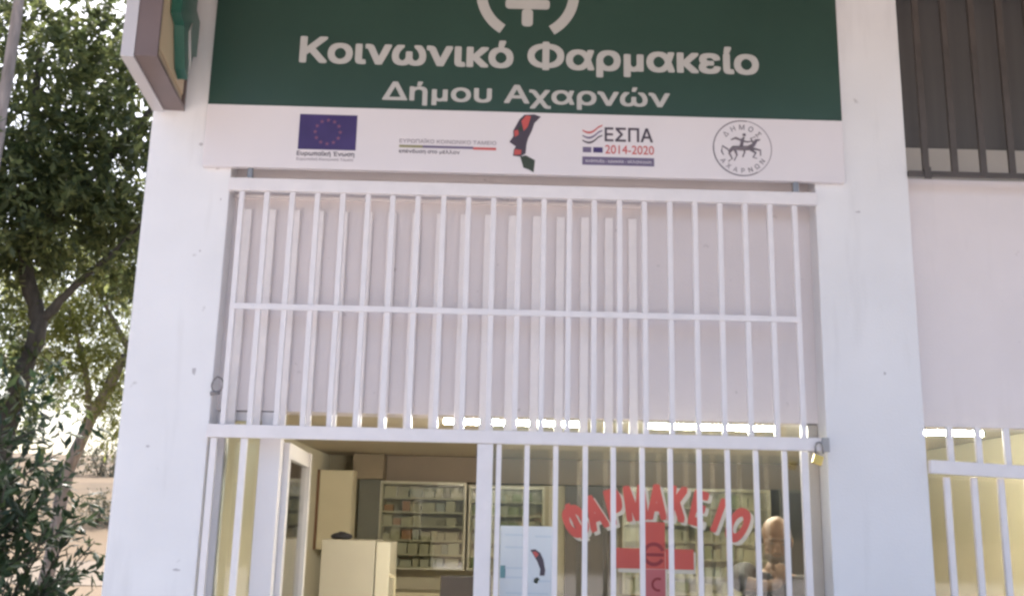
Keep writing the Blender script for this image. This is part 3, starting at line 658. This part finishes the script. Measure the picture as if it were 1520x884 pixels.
bx(-0.846, -0.745, 2.402, 2.918, 0.14, 1.578, bevel=0.010).build('fridge_door', M['fridge_door'], FR)
MB().tube([(-0.744, 2.45, 1.10), (-0.71, 2.45, 1.12), (-0.71, 2.45, 1.33), (-0.744, 2.45, 1.35)], 0.010, 8).build('handle', M['counter'], FR, smooth=True)
MB().box(-1.22, -0.87, 2.42, 2.90, 0.10, 0.119).build('plinth', M['black'], FR)
CL = thing('cloth_bag', 'dark cloth bag lying on top of the beige fridge', 'bag', (-1.12, 2.6, 1.588))
bg_ = MB(); r = bmesh.ops.create_icosphere(bg_.b, subdivisions=3, radius=1)
for v in r['verts']:
    n = v.co.copy(); k = 1 + 0.10 * math.sin(6 * n.x + 2) * math.cos(5 * n.y); v.co = Vector((n.x * 0.075 * k, n.y * 0.10 * k, max(-0.7, n.z) * 0.030 * k + 0.021)) + Vector((-1.13, 2.62, 1.588))
bg_.build('bag_body', M['shirt'], CL, smooth=True)
MB().tube([(-1.16, 2.6, 1.61), (-1.14, 2.6, 1.64), (-1.10, 2.6, 1.635), (-1.08, 2.6, 1.605)], 0.006, 7).build('bag_handle', M['shirt'], CL, smooth=True)
CO = thing('counter', 'cream worktop counter along the back wall below the cabinets', 'counter', (-0.2, 5.1, 0.1))
bx(-1.135, 0.66, 4.80, 5.35, 1.045, 1.085, bevel=0.005).build('worktop', M['counter'], CO)
bx(-1.12, 0.64, 4.86, 5.35, 0.10, 1.044).build('base_unit', M['cabframe'], CO)
DK = thing('desk', 'plain cream desk carrying the monitor inside the shop', 'desk', (-0.2, 2.6, 0.1))
bx(-0.62, 0.55, 2.25, 2.95, 0.96, 1.0, bevel=0.004).build('desk_top', M['counter'], DK)
for x in (-0.60, 0.51): bx(x, x + 0.03, 2.28, 2.92, 0.10, 0.959).build('side_panel', M['cabframe'], DK)
MO = thing('monitor', 'dark flat monitor on the desk beside the white gate stile', 'monitor', (-0.2, 2.5, 1.0))
bx(-0.385, -0.02, 2.49, 2.53, 1.10, 1.352, bevel=0.006).build('casing', M['black'], MO)
bx(-0.37, -0.035, 2.531, 2.534, 1.115, 1.337).build('screen', M['screen'], MO)
MB().box(-0.225, -0.185, 2.495, 2.525, 1.012, 1.099).box(-0.29, -0.12, 2.43, 2.59, 1.0, 1.0115).build('stand', M['black'], MO)

# ---------------------------------------------------------------- the man behind the window
def skin_mesh(name, verts, edges, radii, root=0, levels=2, extra=None, voxel=None, smooth_it=0):
    me = bpy.data.meshes.new(name); me.from_pydata(verts, edges, [])
    o = bpy.data.objects.new(name, me); COL.objects.link(o)
    sk = o.modifiers.new('s', 'SKIN'); sk.use_smooth_shade = True; sk.branch_smoothing = 0.6
    for i, r in enumerate(radii):
        d = me.skin_vertices[0].data[i]; d.radius = (r, r) if not isinstance(r, tuple) else r; d.use_root = (i == root)
    ss = o.modifiers.new('u', 'SUBSURF'); ss.levels = levels; ss.render_levels = levels
    bpy.context.view_layer.update()
    out = bpy.data.meshes.new_from_object(o.evaluated_get(bpy.context.evaluated_depsgraph_get()))
    bpy.data.objects.remove(o)
    return out
def fuse(name, meshes, voxel, m, parent, origin, smooth=2):
    bm = bmesh.new()
    for k in meshes: bm.from_mesh(k)
    me = bpy.data.meshes.new(name); bm.to_mesh(me); bm.free()
    o = bpy.data.objects.new(name, me); COL.objects.link(o)
    rm = o.modifiers.new('r', 'REMESH'); rm.mode = 'VOXEL'; rm.voxel_size = voxel; rm.use_smooth_shade = True
    if smooth: sm = o.modifiers.new('m', 'SMOOTH'); sm.iterations = smooth; sm.factor = 0.5
    bpy.context.view_layer.update()
    out = bpy.data.meshes.new_from_object(o.evaluated_get(bpy.context.evaluated_depsgraph_get()))
    bpy.data.objects.remove(o); out.name = name
    for v in out.vertices: v.co -= origin
    out.materials.clear(); out.materials.append(m)
    out.polygons.foreach_set('use_smooth', [True] * len(out.polygons))
    return link(bpy.data.objects.new(name, out), parent)
def ell(c, r, rot=(0, 0, 0), sub=4):
    bm = bmesh.new(); bmesh.ops.create_icosphere(bm, subdivisions=sub, radius=1)
    bm.transform(Matrix.Translation(c) @ Euler(rot).to_matrix().to_4x4() @ Matrix.Diagonal((*r, 1)))
    me = bpy.data.meshes.new('e'); bm.to_mesh(me); bm.free(); return me
MX, MY = 1.505, 0.53
def man():
    org = Vector((MX, MY, 0.10))
    t = thing('person', 'bald man in a dark shirt standing behind the glass, hand raised to his chin', 'person', org)
    Z = lambda x, y, z: (MX + x, MY + y, z)
    # skeleton: pelvis 0, spine, neck ; his right arm is on the picture's left
    V = [Z(0, 0, 0.98), Z(0, 0.01, 1.12), Z(0, 0.02, 1.28), Z(0, 0.015, 1.42), Z(0, 0.005, 1.49), Z(0, -0.02, 1.56),      # 0-5
         Z(-0.155, 0.0, 1.495), Z(-0.215, -0.10, 1.485), Z(-0.245, -0.235, 1.452), Z(-0.12, -0.245, 1.435), Z(-0.024, -0.186, 1.452),    # 6-10 right arm up to the chin
         Z(0.17, 0.02, 1.445), Z(0.225, 0.03, 1.28), Z(0.235, 0.01, 1.14), Z(0.16, -0.12, 1.10), Z(0.05, -0.20, 1.12),     # 11-15 other arm across the belly
         Z(-0.095, 0, 0.90), Z(-0.10, -0.01, 0.55), Z(-0.10, 0.02, 0.20), Z(-0.11, -0.09, 0.135),
         Z(0.095, 0, 0.90), Z(0.10, -0.01, 0.55), Z(0.10, 0.02, 0.20), Z(0.11, -0.09, 0.135)]
    E_ = [(0, 1), (1, 2), (2, 3), (3, 4), (4, 5), (3, 6), (6, 7), (7, 8), (8, 9), (9, 10), (3, 11), (11, 12), (12, 13), (13, 14), (14, 15),
          (0, 16), (16, 17), (17, 18), (18, 19), (0, 20), (20, 21), (21, 22), (22, 23)]
    Rr = [(.15, .11), (.145, .11), (.16, .115), (.135, .095), .066, .058, .062, .050, .041, .032, .026, .062, .050, .043, .034, .027, .085, .062, .045, .038, .085, .062, .045, .038]
    base = skin_mesh('b', V, E_, Rr)
    tilt = R(14)
    hc = Vector(Z(-0.005, -0.045, 1.665))
    HM = Matrix.Translation(hc) @ Matrix.Rotation(R(-10), 4, 'Z') @ Matrix.Rotation(tilt, 4, 'X') @ Matrix.Rotation(R(4), 4, 'Y')
    def he(c, r, rot=(0, 0, 0), sub=3):
        e = ell(c, r, rot, sub); e.transform(HM); return e
    parts = [base, he((0, 0.012, 0.035), (.075, .096, .086), sub=4), he((0, -0.018, -0.045), (.061, .072, .075), sub=4), he((0, -0.024, -0.008), (.066, .066, .060), sub=4), he((0, -0.052, -0.088), (.034, .030, .026)),
             he((0, -0.092, -0.020), (.013, .016, .026), (R(18), 0, 0)), he((0, -0.100, -0.036), (.017, .013, .011)),
             he((0, -0.070, 0.024), (.050, .020, .011)), he((-.036, -0.058, -0.034), (.022, .020, .022)), he((.036, -0.058, -0.034), (.022, .020, .022)),
             he((0, -0.083, -0.060), (.024, .010, .006)), he((0, -0.081, -0.071), (.020, .011, .006)),
             he((-.081, 0.012, -0.008), (.010, .020, .033)), he((.081, 0.012, -0.008), (.010, .020, .033))]
    # the raised hand: palm under the chin, fingers curled along the jaw, thumb apart
    hp = Vector(Z(-0.018, -0.180, 1.482))
    parts.append(ell(tuple(hp), (.040, .020, .044), (R(10), R(25), 0), 3))
    for k, (ln, off) in enumerate(((.066, -.030), (.074, -.010), (.070, .010), (.056, .030))):
        a = hp + Vector((off * 0.9, 0.002, 0.018 - abs(off) * 0.15)); b = a + Vector((off * 0.15 + 0.004, -0.004, ln * 0.42)); c = b + Vector((0.004, 0.020, ln * 0.22)); d = c + Vector((0.002, 0.020, ln * 0.02))
        parts.append(skin_mesh('f', [tuple(a), tuple(b), tuple(c), tuple(d)], [(0, 1), (1, 2), (2, 3)], [.0100, .0092, .0086, .0074], 0, 1))
    a = hp + Vector((-.026, -0.004, -0.012)); b = a + Vector((-.022, 0.004, 0.026)); c = b + Vector((-0.006, 0.014, 0.026))
    parts.append(skin_mesh('f', [tuple(a), tuple(b), tuple(c)], [(0, 1), (1, 2)], [.0115, .0105, .0085], 0, 1))
    hp2 = Vector(Z(0.0, -0.235, 1.13))
    parts.append(ell(tuple(hp2), (.045, .018, .038), (0, R(-15), 0), 3))
    for k, off in enumerate((-.027, -.009, .009, .027)):
        a = hp2 + Vector((-.03, 0, off)); b = a + Vector((-.035, 0.006, 0)); c = b + Vector((-.022, .022, 0))
        parts.append(skin_mesh('f', [tuple(a), tuple(b), tuple(c)], [(0, 1), (1, 2)], [.010, .0092, .008], 0, 1))
    a = hp2 + Vector((-.005, 0, .03)); b = a + Vector((-.02, -.004, .026)); c = b + Vector((-.02, 0.0, .014))
    parts.append(skin_mesh('f', [tuple(a), tuple(b), tuple(c)], [(0, 1), (1, 2)], [.0115, .0105, .0085], 0, 1))
    body = fuse('body', parts, 0.0055, M['skin'], t, org, 4)
    # clothes
    keep = [0, 1, 2, 3, 4, 6, 7, 8, 9, 11, 12, 13]; idx = {k: i for i, k in enumerate(keep)}
    Vs = [V[k] for k in keep]
    Vs[idx[9]] = tuple(Vector(V[8]).lerp(Vector(V[9]), 0.35)); Vs[idx[13]] = tuple(Vector(V[12]).lerp(Vector(V[13]), 0.5)); Vs[0] = Z(0, 0, 0.90)
    Vs[idx[4]] = Z(0, 0.01, 1.475)
    Es = [(idx[a], idx[b]) for a, b in E_ if a in idx and b in idx]
    Rs = []
    for k in keep:
        r = Rr[k]; Rs.append((r[0] + .016, r[1] + .018) if isinstance(r, tuple) else r + .016)
    Rs[idx[4]] = .080
    fuse('shirt', [skin_mesh('s', Vs, Es, Rs)], 0.008, M['shirt'], t, org, 2)
    keep = [0, 16, 17, 18, 20, 21, 22]; idx = {k: i for i, k in enumerate(keep)}
    Vt = [V[k] for k in keep]; Et = [(idx[a], idx[b]) for a, b in E_ if a in idx and b in idx]
    fuse('trousers', [skin_mesh('p', Vt, Et, [(.165, .125), .10, .078, .066, .10, .078, .066])], 0.010, M['trousers'], t, org, 2)
    for sx in (-1, 1):
        sh = ell((MX + sx * 0.108, MY - 0.075, 0.135), (.050, .135, .040), (0, 0, 0), 3)
        for v in sh.vertices: v.co.z = max(v.co.z, 0.1005); v.co -= org
        sh.materials.append(M['black']); link(bpy.data.objects.new('shoe', sh), t)
    # eyes, brows, hair fringe at the sides
    mb = bmesh.new()
    for sx in (-1, 1): mb.from_mesh(he((sx * .030, -.082, .002), (.011, .006, .0045)))
    me = bpy.data.meshes.new('eyes'); mb.to_mesh(me); mb.free(); 
    for v in me.vertices: v.co -= org
    me.materials.append(M['hairgrey']); link(bpy.data.objects.new('eyes', me), body)
    mb = bmesh.new()
    for sx in (-1, 1): mb.from_mesh(he((sx * .031, -.089, .024), (.018, .006, .0035), (0, R(sx * 6), 0)))
    me = bpy.data.meshes.new('eyebrows'); mb.to_mesh(me); mb.free()
    for v in me.vertices: v.co -= org
    me.materials.append(M['hairgrey']); link(bpy.data.objects.new('eyebrows', me), body)
    mb = bmesh.new()
    for sx in (-1, 1): mb.from_mesh(he((sx * .068, 0.034, .006), (.018, .050, .040)))
    mb.from_mesh(he((0, 0.082, -.005), (.062, .028, .040)))
    mb2 = bmesh.new(); mb2.from_mesh(he((0, -0.024, -0.072), (.0605, .068, .050))); mb2.from_mesh(he((0, -.086, -.049), (.026, .008, .006)))
    mb2.verts.ensure_lookup_table()
    bd = bpy.data.meshes.new('beard'); mb2.to_mesh(bd); mb2.free()
    for v in bd.vertices: v.co -= org
    bd.materials.append(M['beard']); link(bpy.data.objects.new('beard', bd), body)
    me = bpy.data.meshes.new('hair'); mb.to_mesh(me); mb.free()
    for v in me.vertices: v.co -= org
    me.materials.append(M['hairgrey']); link(bpy.data.objects.new('hair', me), body)
man()

# ---------------------------------------------------------------- trees and plants
def leaves(name, m, parent, clumps, n, ln, wd, seed, droop=0.2, shoots=None):
    """many single folded leaves spread through clumps (centre, radii, weight); shoots: (base, tip, leaf count)"""
    rnd = random.Random(seed); V = []; F = []
    off = parent.location
    def leaf(p, d, nrm, l, wv):
        s = d.cross(nrm)
        if s.length < 1e-3: return
        s.normalize(); u = s.cross(d).normalized(); i = len(V)
        V.extend([p, p + d * l * 0.45 + s * wv - u * wv * 0.35, p + d * l - u * l * 0.08, p + d * l * 0.45 - s * wv - u * wv * 0.35, p + d * l * 0.5])
        F.extend([(i, i + 1, i + 4), (i + 1, i + 2, i + 4), (i + 2, i + 3, i + 4), (i + 3, i, i + 4)])
    tot = sum(c[2] for c in clumps) if clumps else 1
    for c, rr, wt in clumps:
        c = Vector(c); k = int(n * wt / tot)
        twigs = max(3, k // 14)
        for _ in range(twigs):
            while True:
                q = Vector((rnd.uniform(-1, 1), rnd.uniform(-1, 1), rnd.uniform(-1, 1)))
                if q.length <= 1: break
            q = q.normalized() * (q.length ** 0.55)
            base = c + Vector((q.x * rr[0], q.y * rr[1], q.z * rr[2]))
            td = (q + Vector((rnd.gauss(0, .6), rnd.gauss(0, .6), rnd.gauss(0, .5) - droop))).normalized()
            for j in range(14):
                p = base + td * (j * ln * 0.26)
                d = (td * 0.6 + Vector((rnd.gauss(0, .7), rnd.gauss(0, .7), rnd.gauss(0, .6) - droop))).normalized()
                nr = Vector((rnd.gauss(0, .5), rnd.gauss(0, .5), 1)).normalized()
                sc = rnd.uniform(0.65, 1.2)
                leaf(p - off, d, nr, ln * sc, wd * sc * 0.5)
    for a, b, k in (shoots or []):
        a = Vector(a); b = Vector(b); ax = (b - a).normalized()
        for j in range(k):
            tt = (j + rnd.random() * .6) / k; p = a.lerp(b, tt)
            ang = j * 2.4; s1 = ax.cross(Vector((0.2, 0.3, 1))).normalized(); s2 = ax.cross(s1)
            side = s1 * math.cos(ang) + s2 * math.sin(ang)
            d = (ax * rnd.uniform(.5, 1.0) + side * rnd.uniform(.5, 1.0)).normalized(); sc = rnd.uniform(.7, 1.15) * (1 - .3 * tt)
            leaf(p - off, d, (ax + Vector((rnd.gauss(0, .3), rnd.gauss(0, .3), rnd.gauss(0, .3)))).normalized(), ln * sc, wd * sc * .5)
    me = bpy.data.meshes.new(name); me.from_pydata(V, [], F); me.materials.append(m)
    return link(bpy.data.objects.new(name, me), parent)
def limbs(name, m, parent, lines, n=9):
    mb = MB()
    for pts, rad in lines:
        # resample with a slight wobble so limbs do not look like pipes
        P2 = []; R2 = []; rnd = random.Random(len(pts) * 31 + int(pts[0][2] * 100) + int(pts[-1][0] * 77))
        for (a, ra), (b, rb) in zip(zip(pts, rad), zip(pts[1:], rad[1:])):
            for k in range(5):
                t = k / 5; q = Vector(a).lerp(Vector(b), t); rr = ra + (rb - ra) * t
                P2.append(q + Vector((rnd.gauss(0, .12), rnd.gauss(0, .12), 0)) * rr); R2.append(rr * rnd.uniform(.93, 1.07))
        P2.append(Vector(pts[-1])); R2.append(rad[-1])
        mb.tube(P2, R2, n)
    return mb.build(name, m, parent, smooth=True)
# broad leaved tree whose crown fills the upper left
T = thing('broadleaf_tree', 'dark green broadleaf tree with a crooked dark trunk left of the building', 'tree', (-4.45, 4.0, 0))
limbs('trunk', M['bark'], T, [([(-4.48, 4.0, -0.05), (-4.42, 4.0, 1.2), (-4.36, 4.0, 2.4), (-4.26, 4.0, 2.95), (-4.17, 4.0, 3.42), (-4.30, 4.0, 3.75), (-4.42, 4.02, 4.1), (-4.5, 4.1, 5.0), (-4.6, 4.2, 6.2)], [.16, .12, .10, .085, .072, .066, .062, .05, .03]),
                              ([(-4.38, 4.0, 2.2), (-4.55, 3.95, 3.0), (-4.75, 3.9, 3.7), (-5.0, 3.9, 4.6)], [.08, .07, .055, .03]),
                              ([(-4.42, 4.02, 4.1), (-4.1, 4.1, 4.6), (-3.7, 4.2, 5.2), (-3.3, 4.3, 5.9)], [.06, .05, .035, .018]),
                              ([(-4.17, 4.0, 3.42), (-3.9, 4.0, 3.75), (-3.6, 4.05, 4.1), (-3.3, 4.1, 4.5)], [.05, .035, .025, .012])])
leaves('crown', M['leafA'], T, [((-4.9, 4.3, 6.6), (1.0, .9, .7), 2.0), ((-4.5, 4.2, 5.75), (.75, .8, .6), 2.4), ((-4.9, 4.1, 5.0), (.75, .7, .5), 2.0), ((-4.1, 4.2, 5.05), (.55, .6, .4), 1.6), ((-4.25, 4.0, 4.45), (.55, .55, .36), 1.9),
                                ((-4.75, 3.9, 4.25), (.5, .5, .35), 1.4), ((-3.55, 4.2, 4.75), (.42, .5, .35), .95), ((-3.45, 4.3, 4.15), (.34, .4, .22), .55), ((-3.65, 4.2, 5.75), (.45, .5, .4), .75), ((-3.9, 4.2, 6.6), (.6, .6, .45), 1.0),
                                ((-3.0, 4.3, 5.2), (.4, .5, .5), .4), ((-4.35, 4.0, 2.75), (.35, .3, .25), .35), ((-4.65, 3.9, 3.2), (.32, .35, .45), .55), ((-5.6, 4.2, 4.8), (.6, .6, 1.3), 1.0), ((-5.6, 4.2, 6.5), (.7, .6, .7), .8)],
       25000, 0.115, 0.050, 11, 0.25)
# slim grey trunk leaning in at the very left
T = thing('slim_tree', 'slim pale grey trunk with sparse leaves at the far left edge', 'tree', (-4.15, 3.0, 0))
limbs('trunk', M['barkpale'], T, [([(-4.34, 3.0, -0.05), (-4.32, 3.0, 2.0), (-4.28, 3.0, 3.6), (-4.25, 3.0, 4.8), (-4.24, 3.0, 6.1), (-4.2, 3.0, 7.2)], [.08, .07, .06, .05, .045, .03])])
leaves('crown', M['leafA'], T, [((-4.3, 3.0, 7.4), (.9, .9, .6), 1), ((-4.5, 3.1, 4.4), (.35, .3, .5), .25)], 2600, 0.10, 0.042, 12, 0.25)
# paler pine further back with its leaning trunk
T = thing('pine_tree', 'sunlit yellow green pine with a leaning pale trunk behind the dark tree', 'tree', (-5.9, 9.0, 0))
limbs('trunk', M['barkpale'], T, [([(-6.0, 9.0, -0.05), (-5.92, 9.0, 1.2), (-5.86, 9.0, 2.3), (-5.62, 9.0, 3.0), (-5.30, 9.0, 3.75), (-5.05, 9.1, 4.5), (-4.9, 9.2, 5.6)], [.13, .10, .09, .085, .075, .055, .03]),
                                  ([(-5.62, 9.0, 3.0), (-5.75, 9.0, 3.7), (-6.1, 9.0, 4.6)], [.05, .04, .015]), ([(-5.2, 9.05, 4.0), (-5.5, 9.0, 4.5), (-5.9, 9.0, 5.1)], [.045, .03, .015])])
leaves('crown', M['leafB'], T, [((-6.1, 9.0, 4.9), (.65, .7, .45), 1.6), ((-6.2, 9.1, 4.1), (.5, .6, .3), 1.0), ((-5.6, 9.0, 5.4), (.7, .7, .4), 1.3), ((-5.15, 9.0, 4.0), (.32, .45, .25), .5), ((-5.1, 9.1, 5.3), (.45, .5, .35), .6),
                                ((-5.75, 9.0, 3.55), (.35, .4, .18), .4), ((-5.0, 9.0, 3.15), (.4, .45, .28), .55), ((-6.8, 9.2, 4.4), (.5, .6, .7), 1.0)], 23000, 0.12, 0.028, 13, 0.1)
T = thing('olive_tree', 'far grey green tree half hidden behind the edge of the building', 'tree', (-7.4, 16.0, 0))
limbs('trunk', M['barkpale'], T, [([(-7.4, 16, -0.05), (-7.3, 16, 1.4), (-7.0, 16, 2.6), (-6.9, 16, 3.8)], [.16, .13, .10, .05]), ([(-7.0, 16, 2.6), (-7.6, 16, 3.6), (-7.9, 16, 4.4)], [.07, .05, .02])])
leaves('crown', M['leafB'], T, [((-6.9, 16, 4.6), (.9, .9, .6), 1), ((-7.9, 16, 5.0), (.8, .9, .6), 1), ((-7.0, 16, 6.0), (1.0, .9, .7), 1), ((-6.6, 16, 3.5), (.5, .6, .35), .5), ((-8.8, 16, 6.2), (.9, .9, .8), .8)], 6500, 0.13, 0.035, 15, 0.15)
# laurel bush close to the pillar at the bottom left
T = thing('laurel_bush', 'dark laurel bush with pointed leaves in the bottom left corner', 'bush', (-2.9, 0.9, 0))
rnd = random.Random(21); sh = []; stems = []
for k in range(60):
    a = rnd.uniform(0, 6.28); r1 = rnd.uniform(0, .3); h0 = rnd.uniform(.2, 1.7)
    tx = -2.95 + rnd.uniform(-.65, .58); ty = 0.95 + rnd.uniform(-.45, .45)
    hmax = 2.45 - 0.95 * max(0, (tx + 3.0) / .62)
    tz = min(hmax, h0 + rnd.uniform(.3, .9)); b0 = (-2.95 + (tx + 2.95) * .45, 0.95 + (ty - .95) * .45, max(.1, tz - rnd.uniform(.45, .75)))
    sh.append((b0, (tx, ty, tz), 20))
    stems.append(([(-2.95 + rnd.uniform(-.08, .08), .95 + rnd.uniform(-.08, .08), 0.0), (b0[0] * .5 - 2.95 * .5, (b0[1] + .95) / 2, b0[2] * .55), b0, (tx, ty, tz)], [.014, .010, .007, .003]))
for (x, z) in ((-2.42, 1.92), (-2.38, 1.66), (-2.36, 1.40), (-2.44, 1.30), (-2.50, 2.05), (-2.6, 2.2), (-2.52, 1.78), (-2.34, 1.36)):
    b0 = (x - .42, .85, z - .25 + rnd.uniform(-.1, .1)); sh.append((b0, (x, .8, z), 34)); stems.append(([(-2.95, .95, 0), (-2.85, .92, .7), b0, (x, .8, z)], [.014, .010, .007, .003]))
limbs('stems', M['bark'], T, stems, 6)
leaves('foliage', M['leafC'], T, [((-3.1, 1.0, 1.2), (.45, .4, .9), 1), ((-2.85, .95, 1.1), (.35, .35, .75), .8), ((-3.0, .95, 2.05), (.35, .3, .28), .4)], 3600, 0.115, 0.040, 22, 0.1, shoots=sh)
# small bushes on the dry slope
for i, (x, y, s, lab) in enumerate(((-15.3, 35.0, 0.85, 'rounded dusty bush on the dry slope beside the building edge'), (-22.0, 52.0, 1.4, 'larger dusty bush high on the dry slope near the skyline'))):
    z = gz(x, y); b = thing('slope_bush', lab, 'bush', (x, y, z), 'bushes on the dry slope')
    limbs('stems', M['bark'], b, [([(x, y, z - .05), (x + .1 * s, y, z + .5 * s), (x + .3 * s, y, z + s)], [.05, .04, .01]), ([(x, y, z - .05), (x - .2 * s, y, z + .5 * s), (x - .5 * s, y, z + .9 * s)], [.05, .04, .01])], 6)
    leaves('foliage', M['leafD'], b, [((x, y, z + .55 * s), (.9 * s, .7 * s, .55 * s), 1), ((x + .5 * s, y, z + .4 * s), (.5 * s, .5 * s, .4 * s), .5)], 1600, 0.16 * s, 0.07 * s, 30 + i, 0)
